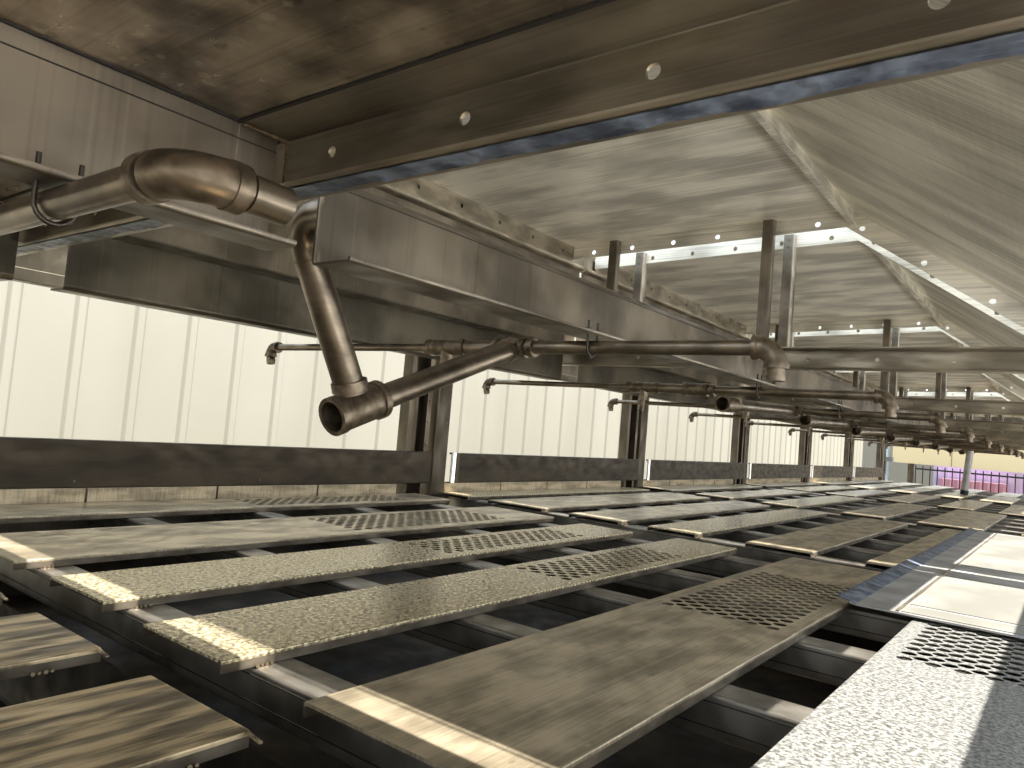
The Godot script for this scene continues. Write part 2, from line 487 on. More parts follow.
func inner_channel(z0: float, z1: float, label: String) -> Node3D:
	var o := Vector3(-2.57, 0.62, (z0 + z1) / 2)
	var t := thing("gutter_channel", o, label, "channel", "long channels hung under the beams")
	var b := MB.new(o)
	b.fold(PackedVector2Array([Vector2(-2.35, 0.632), Vector2(-2.35, 0.622), Vector2(-2.575, 0.622), Vector2(-2.575, 0.99), Vector2(-2.62, 1.025), Vector2(-2.75, 1.03)]), 0.012, 0.012, 2, z1, z0)
	part("web", b, M.channel, t)
	b = MB.new(o)
	b.box(Vector3(-2.5745, 0.972, z1), Vector3(-2.571, 0.976, z0))
	part("seam", b, M.seam, t)
	return t

func outer_channel(z0: float, z1: float, label: String) -> Node3D:
	var o := Vector3(-5.1, 0.64, (z0 + z1) / 2)
	var t := thing("eave_channel", o, label, "channel", "long channels along the eave")
	var b := MB.new(o)
	b.fold(PackedVector2Array([Vector2(-5.3, 0.645), Vector2(-5.115, 0.64), Vector2(-5.1, 0.655), Vector2(-5.1, 1.03), Vector2(-4.85, 1.03)]), -0.012, 0.01, 2, z1, z0)
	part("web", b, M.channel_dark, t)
	b = MB.new(o)
	b.box(Vector3(-5.0995, 0.706, z1), Vector3(-5.096, 0.71, z0))
	part("seam", b, M.seam, t)
	return t

func roof_cover(z0: float, z1: float, label: String) -> Node3D:
	var ap := Vector3(-1.785, 2.386, 0); var ev := Vector3(-5.0, 2.29, 0); var lo := Vector3(0.13, 1.055, 0)
	var o := Vector3(-2.5, 1.05, (z0 + z1) / 2)
	var t := thing("roof_cover", o, label, "roof", "gabled steel roof covers")
	var dl := (ap - ev).normalized(); var dr := (lo - ap).normalized()
	var zl := z0 - z1
	var far := Vector3(0, 0, z1); var near := Vector3(0, 0, z0)
	var b := MB.new(o)
	b.plate(ev + near - dl * 0.66, dl, Vector3.FORWARD, (ap - ev).length() + 0.66, zl, -0.012)  # unseen overhang past the eave, added to keep sun off the planks
	part("lid_panel", b, M.roof, t)
	b = MB.new(o)
	b.plate(ap + near, dr, Vector3.FORWARD, (lo - ap).length(), zl, -0.012)
	part("slope_panel", b, M.roof, t)
	# end flanges turned down, with a row of holes
	var ul := Vector3(dl.y, -dl.x, 0); var ur := Vector3(dr.y, -dr.x, 0)
	for zz in [z0, z1]:
		var hl := []; var hr := []
		var h := 0.3
		while h < (ap - ev).length() - 0.1: hl.append(h); h += 0.52
		h = 0.2
		while h < (lo - ap).length() - 0.1: hr.append(h); h += 0.66
		b = MB.new(o)
		b.plate(ev + Vector3(0, 0, zz), dl, ul, (ap - ev).length(), 0.16, 0.012, hl, 0.026, 0.1)
		part("end_flange", b, M.roof, t)
		b = MB.new(o)
		b.plate(ap + Vector3(0, 0, zz + 0.014), dr, ur, (lo - ap).length(), 0.16, 0.012, hr, 0.026, 0.1)
		part("end_flange", b, M.roof, t)
	# the two flanges bolted together along the ridge
	b = MB.new(o)
	b.box(Vector3(ap.x - 0.016, ap.y - 0.14, z1), Vector3(ap.x - 0.001, ap.y, z0))
	b.box(Vector3(ap.x + 0.001, ap.y - 0.16, z1), Vector3(ap.x + 0.016, ap.y, z0))
	b.box(Vector3(ap.x + 0.016, ap.y - 0.16, z1), Vector3(ap.x + 0.05, ap.y - 0.148, z0))
	part("ridge_flange", b, M.roof, t)
	var spots := []
	var zz2 := z0 - 0.4
	while zz2 > z1 + 0.2:
		spots.append(Vector3(ap.x - 0.016, ap.y - 0.075, zz2)); zz2 -= 0.62
	bolts(t, o, spots, Vector3(-1, 0, 0), 0.028)
	# eave strip
	var he := []
	h_fill(he, zl)
	b = MB.new(o)
	b.plate(Vector3(ev.x + 0.012, ev.y - 0.2, z0), Vector3.FORWARD, Vector3.UP, zl, 0.2, 0.012, he, 0.02, 0.1)
	part("eave_strip", b, M.steel, t)
	return t

func h_fill(a: Array, l: float):
	var h := 0.35
	while h < l - 0.2:
		a.append(h); h += 0.62

func side_panel(z0: float, z1: float, label: String) -> Node3D:
	var o := Vector3(-5.05, 1.04, (z0 + z1) / 2)
	var t := thing("side_panel", o, label, "panel", "upright panels under the roof eave")
	var b := MB.new(o)
	b.plate(Vector3(-5.03, 1.04, z0), Vector3.FORWARD, Vector3.UP, z0 - z1, 1.2, 0.012)
	part("sheet", b, M.channel, t)
	b = MB.new(o)
	b.fold(PackedVector2Array([Vector2(-5.028, 2.03), Vector2(-4.97, 2.045), Vector2(-4.97, 2.09)]), 0.012, 0.0, 2, z1, z0)
	part("lip", b, M.steel, t)
	return t

func roof_post(x: float, z: float, turn: float, m: Material, label: String) -> Node3D:
	var o := Vector3(x, 1.04, z)
	var t := thing("roof_post", o, label, "post", "short posts under the roof ends")
	var top := 2.26 + (x + 5.0) * 0.03
	var b := MB.new(o)
	b.fold(PackedVector2Array([Vector2(x - 0.05, z), Vector2(x + 0.05, z), Vector2(x + 0.05, z - turn)]), 0.012, 0.01, 1, 1.04, top)
	part("angle", b, m, t)
	bolts(t, o, [Vector3(x, top - 0.06, z + 0.002), Vector3(x, top - 0.14, z + 0.002)], Vector3(0, 0, 1), 0.018)
	return t

func frame_post(z0: float, z1: float, label: String, open: bool) -> Node3D:
	var o := Vector3(-7.12, -5.3, (z0 + z1) / 2)
	var t := thing("frame_post", o, label, "post", "frame posts along the left side")
	var b := MB.new(o)
	var hi := 0.878
	# C section with its open side to the camera, or an angle
	if open:
		b.fold(PackedVector2Array([Vector2(-7.06, z0 - 0.08), Vector2(-7.06, z0), Vector2(-7.24, z0), Vector2(-7.24, z1), Vector2(-7.06, z1), Vector2(-7.06, z1 + 0.09)]), 0.012, 0.01, 1, -5.3, hi)
	else:
		b.fold(PackedVector2Array([Vector2(-7.24, z0), Vector2(-7.06, z0), Vector2(-7.06, z1)]), 0.012, 0.01, 1, -5.3, hi)
	part("section", b, M.post, t)
	var spots := []
	for y in [-0.32, -0.02, 0.28, 0.58]: spots.append(Vector3(-7.06, y, z1 + 0.05))
	bolts(t, o, spots, Vector3(1, 0, 0), 0.016)
	return t

func frame_rail(z0: float, z1: float, label: String) -> Node3D:
	var o := Vector3(-7.12, 0.88, (z0 + z1) / 2)
	var t := thing("frame_rail", o, label, "rail", "top rails over the frame posts")
	var b := MB.new(o)
	b.fold(PackedVector2Array([Vector2(-7.2, 0.882), Vector2(-7.07, 0.882), Vector2(-7.07, 0.995), Vector2(-7.2, 0.995)]), 0.012, 0.01, 2, z1, z0)
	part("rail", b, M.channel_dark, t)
	b = MB.new(o)
	b.box(Vector3(-7.13, 0.998, z1), Vector3(-7.118, 1.5, z0))
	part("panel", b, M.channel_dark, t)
	return t

func splash_panel(z0: float, z1: float, label: String) -> Node3D:
	var o := Vector3(-7.0, -0.86, (z0 + z1) / 2)
	var t := thing("splash_panel", o, label, "panel", "upright splash panels along the deck edge")
	var b := MB.new(o)
	b.fold(PackedVector2Array([Vector2(-7.06, -0.86), Vector2(-7.0, -0.862), Vector2(-7.0, -0.435), Vector2(-7.05, -0.43), Vector2(-7.05, -0.46)]), 0.012, 0.012, 2, z1, z0)
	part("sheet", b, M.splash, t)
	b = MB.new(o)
	b.box(Vector3(-6.999, -0.86, z0 - 0.085), Vector3(-6.994, -0.434, z0 + 0.003))  # strip whitened to carry the sun streak on this end
	part("white_streak", b, M.white_matte, t, "white strip painted as the sun streak on the near end")
	var spots := []
	for f in [0.2, 0.53, 0.85]: spots.append(Vector3(-7.0, -0.8, lerpf(z0, z1, f)))
	bolts(t, o, spots, Vector3(1, 0, 0), 0.012)
	return t

func kick_rail(z0: float, z1: float, label: String) -> Node3D:
	var o := Vector3(-7.08, -1.05, (z0 + z1) / 2)
	var t := thing("kick_rail", o, label, "rail", "low rails under the splash panels")
	var n := 4
	for i in n:
		var b := MB.new(o)
		var a: float = lerpf(z0, z1, float(i) / n); var c: float = lerpf(z0, z1, float(i + 1) / n)
		b.box(Vector3(-7.11, -1.05, c + 0.012), Vector3(-7.085, -0.875, a - 0.012))
		part("rail_segment", b, M.plank_smooth, t)
	var b2 := MB.new(o)
	b2.box(Vector3(-7.14, -2.0, z1), Vector3(-7.112, -0.86, z0 - 0.02))
	part("backing", b2, M.channel, t)
	return t

func u_bolt(c: Vector3, r: float, top: float, label: String) -> Node3D:
	# hangs from a flange at height top; the rods pass up through it, the bow goes under the pipe that runs along x
	var o := Vector3(c.x, top, c.z)
	var t := thing("u_bolt", o, label, "bolt", "u bolts that hang the pipes")
	var b := MB.new(o)
	var path := []
	path.append(Vector3(c.x, top + 0.07, c.z + r)); path.append(Vector3(c.x, top, c.z + r))
	for i in 11:
		var an := PI * i / 10.0
		path.append(Vector3(c.x, c.y - sin(an) * r, c.z + cos(an) * r))
	path.append(Vector3(c.x, top, c.z - r)); path.append(Vector3(c.x, top + 0.07, c.z - r))
	b.tube(path, 0.008, 8)
	part("rod", b, M.rod, t)
	for s in [-1.0, 1.0]:
		b = MB.new(o)
		b.tube([Vector3(c.x, top + 0.012, c.z + s * r), Vector3(c.x, top + 0.026, c.z + s * r)], 0.02, 6)
		part("nut", b, M.rod, t)
	return t

func header_pipe(z: float, label: String, arm: int) -> Node3D:
	var y := 0.53
	var o := Vector3(-3.5, y, z)
	var t := thing("header_pipe", o, label, "pipe", "spray header pipes across the machine")
	var P := func(x: float, yy := y, zz := z) -> Vector3: return Vector3(x, yy, zz)
	var b := MB.new(o)
	b.tube([P.call(-5.66), P.call(-3.72)], 0.029, 14)
	part("thin_pipe", b, M.pipe, t)
	b = MB.new(o)
	b.tube([P.call(-5.6), P.call(-5.63)], 0.05, 14)
	b.tube(elbow(P.call(-5.71), Vector3.RIGHT, Vector3.DOWN, 0.07), 0.047, 14)
	b.tube([P.call(-5.71, y - 0.06), P.call(-5.71, y - 0.085)], 0.052, 14)
	part("end_elbow", b, M.pipe_cast, t)
	b = MB.new(o)
	b.tube([P.call(-5.71, y - 0.08), P.call(-5.7, y - 0.115)], [0.036, 0.04], 8)
	b.tube([P.call(-5.7, y - 0.115), P.call(-5.695, y - 0.15)], [0.04, 0.034], 8, 0.015)
	part("nozzle", b, M.pipe_cast, t)
	b = MB.new(o)
	b.tube([P.call(-3.76), P.call(-3.72), P.call(-3.719), P.call(-3.44), P.call(-3.439), P.call(-3.4)], [0.062, 0.062, 0.055, 0.055, 0.062, 0.062], 16)
	b.tube([P.call(-3.58, y - 0.03), P.call(-3.58, y - 0.1), P.call(-3.58, y - 0.101), P.call(-3.58, y - 0.13)], [0.048, 0.04, 0.048, 0.048], 14)
	part("reducing_tee", b, M.pipe_cast, t)
	b = MB.new(o)
	b.tube([P.call(-3.58, y - 0.12), P.call(-3.58, y - 0.2), P.call(-3.58, y - 0.25)], [0.022, 0.02, 0.012], 10)
	part("nozzle", b, M.pipe_cast, t)
	b = MB.new(o)
	b.tube([P.call(-3.42), P.call(-3.08)], 0.05, 16)
	part("middle_pipe", b, M.pipe, t)
	b = MB.new(o)
	b.tube([P.call(-3.13), P.call(-3.09), P.call(-3.089), P.call(-2.91), P.call(-2.909), P.call(-2.875), P.call(-2.874), P.call(-2.85), P.call(-2.849), P.call(-2.805)], [0.068, 0.068, 0.062, 0.062, 0.068, 0.068, 0.05, 0.05, 0.064, 0.064], 16)
	part("arm_tee", b, M.pipe_cast, t)
	b = MB.new(o)
	b.tube([P.call(-2.83), P.call(-1.34)], 0.043, 16)
	part("main_pipe", b, M.pipe, t)
	b = MB.new(o)
	b.tube([P.call(-1.37), P.call(-1.34)], 0.066, 16)
	b.tube(elbow(P.call(-1.245), Vector3.LEFT, Vector3.DOWN, 0.1), 0.059, 16)
	b.tube([P.call(-1.245, y - 0.085), P.call(-1.245, y - 0.11)], 0.066, 16)
	part("drop_elbow", b, M.pipe_cast, t)
	b = MB.new(o)
	b.tube([P.call(-1.245, y - 0.1), P.call(-1.245, y - 0.145), P.call(-1.245, y - 0.146), P.call(-1.245, y - 0.175)], [0.045, 0.045, 0.05, 0.05], 16, 0.035)
	part("drop_stub", b, M.pipe_cast, t)
	if arm == 1:
		var hd: Vector3 = P.call(-2.98)
		var te := Vector3(-2.98, 0.02, -2.525)
		var d: Vector3 = (te - hd).normalized()
		var up := Vector3(0, -d.z, d.y).normalized()
		if up.y < 0: up = -up
		b = MB.new(o)
		b.tube([hd + d * 0.02, hd + d * 0.09], 0.078, 18)
		b.tube([hd + d * 0.05, te - d * 0.17], 0.07, 20)
		part("arm_pipe", b, M.pipe, t)
		b = MB.new(o)
		b.tube([te - d * 0.2, te - d * 0.16, te - d * 0.159, te + d * 0.08, te + d * 0.081, te + d * 0.13], [0.106, 0.106, 0.096, 0.096, 0.102, 0.102], 22, 0.08)
		b.tube([te - d * 0.02 + up * 0.083, te - d * 0.02 + up * 0.1, te - d * 0.02 + up * 0.101, te - d * 0.02 + up * 0.15], [0.09, 0.088, 0.096, 0.094], 22)
		part("open_tee", b, M.pipe_cast, t)
		var top := Vector3(-2.98, 0.907, -2.085)
		var st: Vector3 = te - d * 0.02 + up * 0.1
		b = MB.new(o)
		var dn: Vector3 = (st - top).normalized()
		var path := [st]
		for q in elbow(top, dn, Vector3.RIGHT, 0.16): path.append(q)
		path.append(Vector3(-2.63, 0.907, -2.085))
		b.tube(path, 0.079, 20)
		part("riser_pipe", b, M.pipe, t)
		b = MB.new(o)
		b.tube([top + dn * 0.20, top + dn * 0.185], 0.083, 20)
		part("weld", b, M.weld, t)
	elif arm == 2:
		var hd: Vector3 = P.call(-2.98)
		b = MB.new(o)
		b.tube([hd, hd + Vector3(0, 0, 0.09)], 0.078, 16)
		b.tube([hd + Vector3(0, 0, 0.05), hd + Vector3(0, -0.08, 2.1)], 0.07, 16)
		part("arm_pipe", b, M.pipe, t)
		b = MB.new(o)
		b.tube([hd + Vector3(0, -0.077, 2.05), hd + Vector3(0, -0.092, 2.4)], 0.09, 18, 0.07)
		part("open_tee", b, M.pipe_cast, t)
	return t

# ---------------------------------------------------------------- scene
func _ready():
	var cam := Camera3D.new()
	cam.name = "camera"
	cam.fov = 55.248
	cam.near = 0.01; cam.far = 400
	add_child(cam)
	cam.position = at(Vector3.ZERO)
	cam.basis = Basis.from_euler(Vector3(0.05856423, 0.65610836, 0.08409485), EULER_ORDER_YXZ)
	cam.current = true
	var we := WorldEnvironment.new()
	we.name = "environment"
	var env := Environment.new()
	var sm := ProceduralSkyMaterial.new()
	sm.sky_top_color = Color(0.74, 0.79, 0.84); sm.sky_horizon_color = Color(0.91, 0.92, 0.925)
	sm.ground_horizon_color = Color(0.6, 0.58, 0.54); sm.ground_bottom_color = Color(0.4, 0.38, 0.35)
	sm.sun_angle_max = 1.0
	var sky := Sky.new(); sky.sky_material = sm
	env.background_mode = Environment.BG_SKY; env.sky = sky
	env.background_energy_multiplier = 1.6
	env.tonemap_mode = Environment.TONE_MAPPER_LINEAR
	env.tonemap_exposure = 1.85
	env.sdfgi_enabled = true; env.ssao_enabled = true; env.ssil_enabled = true
	we.environment = env
	add_child(we)
	var sun := DirectionalLight3D.new()
	sun.name = "sun"
	sun.light_energy = 3.0; sun.light_color = Color(1.0, 0.985, 0.965)
	sun.light_angular_distance = 0.53
	sun.shadow_enabled = true
	add_child(sun)
	sun.look_at_from_position(Vector3.ZERO, Vector3(-0.51, -1.0, 0.012), Vector3.FORWARD)

	make_materials()
	build_surroundings()
	build_deck()
	build_frame()
	build_pipes()
	build_near_cover()

func build_surroundings():
	var b := MB.new(Vector3(0, -5.3, -20))
	b.box(Vector3(-60, -5.8, -120), Vector3(60, -5.3, 50))
	single("floor", b, M.ground, "grey concrete yard ground under the machine", "ground", "", "structure")
	# cream sheet-metal wall with pressed ribs
	var wx := -12.5
	var o := Vector3(wx, -5.3, -22)
	var t := Node3D.new()
	t.name = "wall_left"
	add_child(t)
	t.position = at(o)
	tag(t, "long cream wall of ribbed metal cladding beyond the machine", "wall", "", "structure")
	b = MB.new(o)
	b.box(Vector3(wx - 0.6, -5.3, -60), Vector3(wx - 0.03, 5.0, 10))
	part("backing", b, M.wall, t)
	var rm: ArrayMesh
	var pm: ArrayMesh
	var w := 0.93
	var z := 9.0
	while z > -59.5:
		if rm == null:
			b = MB.new(Vector3(wx, -5.3, z))
			b.fold(PackedVector2Array([Vector2(wx - 0.012, z + 0.1), Vector2(wx + 0.05, z + 0.05), Vector2(wx + 0.05, z - 0.05), Vector2(wx - 0.012, z - 0.1)]), 0.01, 0.012, 1, -5.3, 5.0)
			rm = b.mesh()
			b = MB.new(Vector3(wx, -5.3, z))
			b.box(Vector3(wx - 0.03, -5.3, z - w + 0.08), Vector3(wx, 5.0, z - 0.08))
			pm = b.mesh()
		for a in [["rib", rm], ["cladding_panel", pm]]:
			var r := MeshInstance3D.new()
			r.name = a[0]; r.mesh = a[1]; r.material_override = M.wall
			t.add_child(r, true)
			r.position = Vector3(0, 0, (z + 22) * S)
		z -= w
	# far end of the yard
	b = MB.new(Vector3(-12, -5.3, -66))
	b.box(Vector3(-12.6, -5.3, -66.6), Vector3(-11.9, 4.0, -66))
	single("corner_panel", b, M.skyblue, "pale blue upright panel at the end of the cream wall", "panel")
	b = MB.new(Vector3(-11.5, -5.3, -62.7))
	b.box(Vector3(-11.9, -0.2, -63), Vector3(-10.9, 0.15, -62.4)); b.box(Vector3(-11.6, -5.3, -63), Vector3(-11.4, -0.2, -62.6))
	single("duct", b, M.grey, "small grey duct bend beside the pale blue panel", "duct")
	b = MB.new(Vector3(-5, -0.2, -70))
	b.box(Vector3(-16, -5.3, -76), Vector3(-8.6, 3.2, -75.5))
	single("wall_far", b, M.wall, "pale wall at the far end of the yard", "wall", "", "structure")
	b = MB.new(Vector3(0, -0.2, -64))
	b.box(Vector3(-11.2, -0.2, -68), Vector3(14, 2.2, -64))
	for p in [-11.0, -6.8, -2.6, 1.6, 5.8]:
		pass
	var ca := thing("canopy", Vector3(0, -5.3, -66), "beige canopy fascia above the barred fence in the far background", "canopy")
	b.o = Vector3(0, -5.3, -66)
	b.v.clear(); b.n.clear()
	b.box(Vector3(-11.2, -0.2, -68), Vector3(14, 2.6, -64))
	part("fascia", b, M.beige, ca)
	for x in [-7.2, -2.6, 2.0]:
		b = MB.new(Vector3(0, -5.3, -66))
		b.box(Vector3(x - 0.012, -0.2, -63.99), Vector3(x + 0.012, 2.6, -63.97))
		part("joint", b, M.seam, ca)
	for x in [-10.2, 6.0]:
		b = MB.new(Vector3(0, -5.3, -66))
		b.box(Vector3(x - 0.2, -5.3, -66.3), Vector3(x + 0.2, -0.2, -65.9))
		part("column", b, M.post, ca)
	var fe := thing("bar_fence", Vector3(-2, -5.3, -63), "black bar fence below the beige canopy", "fence")
	for yy in [-0.55, -2.6]:
		b = MB.new(Vector3(-2, -5.3, -63)); b.box(Vector3(-9.4, yy - 0.06, -63.05), Vector3(6, yy + 0.06, -62.95)); part("rail", b, M.black, fe)
	for i in 32:
		b = MB.new(Vector3(-2, -5.3, -63))
		var x: float = -9.4 + i * 0.48
		b.box(Vector3(x - 0.035, -5.3, -63.035), Vector3(x + 0.035, -0.3, -62.965))
		part("bar", b, M.black, fe)
	for a in [["M.lilac", -9.2, -2.9, -2.2, 0.0, M.lilac, "lilac panelled container behind the bar fence"], ["x", -8.6, -4.0, -1.75, -1.2, M.pink, "pink panel standing before the lilac container"], ["x", -8.4, -4.6, -2.4, -1.75, M.red, "dark red low crate behind the bar fence"], ["x", -2.6, 4.0, -2.4, -0.7, M.yellow, "yellow tarpaulin heap behind the right of the bar fence"]]:
		b = MB.new(Vector3((a[1] + a[2]) / 2, -5.3, -66))
		var zf := -70.5 if a[5] == M.lilac else (-69.2 if a[5] == M.pink else -63.9)
		b.box(Vector3(a[1], -5.3 if a[5] != M.pink else -5.3, zf - 0.8), Vector3(a[2], a[4], zf))
		for i in 9:
			var x2: float = lerpf(a[1], a[2], (i + 0.5) / 9.0)
			b.box(Vector3(x2 - 0.05, -5.3, zf), Vector3(x2 + 0.05, a[4], zf + 0.06))
		single("container" if a[5] == M.lilac else "yard_crate", b, a[5], a[6], "container" if a[5] == M.lilac else "crate")

func build_deck():
	var names := ["nearest full row", "second row", "third row", "fourth row", "fifth row", "last row"]
	# the row whose far ends show at the bottom left
	plank(-4.75, -4.05, 3.8, -1.41, -1.0, M.plank_worn, "worn plank tip at the left picture edge, in front of the long cross joist")
	plank(-3.65, -3.005, 3.8, -1.41, -1.0, M.plank_worn, "rust-streaked plank end at bottom left, upper of the two near the corner")
	plank(-2.62, -1.99, 3.8, -1.41, -1.0, M.plank_worn, "rust-streaked plank end in the bottom left corner, nearest the camera")
	plank(-1.5, -0.7, 3.8, -1.41, -1.0, M.plank_worn, "worn plank under the camera, right of the corner plank")
	for nm in ["deck_plank", "deck_plank_001", "deck_plank_002"]:
		var pk: Node3D = get_node(nm)
		var xr: float = {"deck_plank": -4.05, "deck_plank_001": -3.005, "deck_plank_002": -1.99}[nm]
		var lb := MB.new((pk.position - Vector3(0, H0, 0)) / S)
		lb.obox(Vector3(xr + 0.02, -1.006, -1.4), Vector3(0.055, 0.003, 0.006), Basis(Vector3.FORWARD, 0.1))
		part("corner_lip", lb, M.plank_worn, pk)
	# nearest full row
	var zf := -7.22
	plank(-7.07, -6.42, -1.69, zf, -1.0, M.plank_smooth, "perforated deck plank lying along the nearest splash panel", [-4.4, -6.6, 4, 33])
	plank(-5.72, -4.78, -1.7, zf, -1.0, M.plank_smooth, "wide perforated deck plank, second from the nearest splash panel", [-4.3, -6.5, 6, 33])
	plank(-4.31, -3.68, -1.71, -7.1, -1.0, M.plank, "mottled perforated deck plank, third from the nearest splash panel", [-4.25, -6.3, 4, 31])
	plank(-3.23, -2.6, -1.68, zf, -1.0, M.plank, "mottled perforated deck plank, fourth from the nearest splash panel", [-4.25, -6.2, 4, 29])
	plank(-2.075, -1.18, -1.675, -7.27, -1.0, M.plank_smooth, "large smooth brown perforated deck plank in the foreground centre", [-4.2, -6.15, 6, 29])
	plank(-0.775, 0.12, -1.7, -7.25, -1.0, M.plank_film, "sunlit speckled perforated deck plank at the bottom right corner", [-4.22, -6.15, 6, 29])
	# rows further back
	var rows := [
		[[-7.07, -6.6], [-6.24, -5.35], [-4.94, -4.24], [-3.86, -3.28], [-2.72, -2.05], [-1.55, -0.75], [-0.3, 0.5]],
		[[-7.07, -6.4], [-5.9, -5.2], [-4.6, -3.95], [-3.2, -2.52], [-2.02, -1.1], [-0.6, 0.2]],
		[[-7.07, -6.5], [-6.1, -5.4], [-5.0, -4.3], [-3.8, -3.1], [-2.5, -1.8], [-1.3, -0.5]],
		[[-7.07, -6.4], [-5.9, -5.2], [-4.7, -4.0], [-3.4, -2.7], [-2.2, -1.4], [-0.8, 0.0]],
		[[-7.07, -6.5], [-6.0, -5.3], [-4.8, -4.1], [-3.6, -2.9], [-2.3, -1.6], [-1.0, -0.2]]]
	for k in 5:
		var zo := -PITCH * (k + 1)
		for i in rows[k].size():
			var r = rows[k][i]
			var lab: String = "brown steel deck plank, %s from the left in the %s" % [["first", "second", "third", "fourth", "fifth", "sixth", "seventh"][i], names[k + 1]]
			plank(r[0], r[1], -1.69 + zo, -7.2 + zo, -1.0, M.plank if (i + k) % 3 == 0 else M.plank_smooth, lab, [], k < 1)
	# joists
	for k in range(-1, 6):
		var zo := -PITCH * k
		var zz := [-1.83, -3.1, -4.33, -5.6, -6.86]
		if k == -1: zz = [-6.86, -5.6]
		for i in zz.size():
			var rn: String = "front row" if k == -1 else names[k]
			joist(zz[i] + zo, "folded cross joist under the %s planks, %s" % [rn, ["first", "second", "third", "fourth", "fifth"][i] + " from its near end" if k >= 0 else ["first from the far end", "second from the far end"][i]])
		# catch pan below
		var o := Vector3(-2, -2.0, -4.4 + zo)
		var b := MB.new(o)
		b.fold(PackedVector2Array([Vector2(-7.0, -1.28), Vector2(-6.9, -1.75), Vector2(-2.0, -1.95), Vector2(2.9, -1.75), Vector2(3.0, -1.28)]), 0.02, 0.05, 2, -7.35 + zo, -1.72 + zo)
		var t := thing("catch_pan", o, "dark steel catch pan below the planks of the %s" % ("front row" if k == -1 else names[k]), "pan", "catch pans under the deck")
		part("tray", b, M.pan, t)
		for zz2 in [-1.72, -7.33]:
			b = MB.new(o)
			b.box(Vector3(-6.95, -1.93, zz2 - 0.02 + zo), Vector3(2.95, -1.28, zz2 + zo))
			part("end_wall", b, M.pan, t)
	var db := MB.new(Vector3(4, -1.0, -16))
	db.box(Vector3(1.65, -1.03, -38), Vector3(10.0, -1.0, 5))  # out of view, added white to throw sunlight up at the roof
	single("bounce_trim_2", db, M.white_matte, "white plate added out of view right of the planks to bounce sunlight", "deck", "", "structure")
	for k in 6:
		var zo := -PITCH * k
		splash_panel(-1.74 + zo, -7.42 + zo, "upright steel splash panel along the deck's left edge, %s from the camera" % ORD[k])
		kick_rail(-1.74 + zo, -6.9 + zo, "low segmented rail under the %s splash panel from the camera" % ORD[k])
	# loose upright tube standing on the last planks
	var o := Vector3(-2.9, -0.99, -29.4)
	var b := MB.new(o)
	b.tube([o, o + Vector3(0.16, 1.95, 0)], 0.11, 14)
	var t := thing("leaning_tube", o, "bright steel tube leaning upright on the far planks at right", "tube")
	part("tube", b, M.sheet, t)
	b = MB.new(o)
	b.tube([o + Vector3(0, -0.002, 0), o + Vector3(0.012, 0.15, 0)], 0.125, 14)
	part("rubber_foot", b, M.black, t)

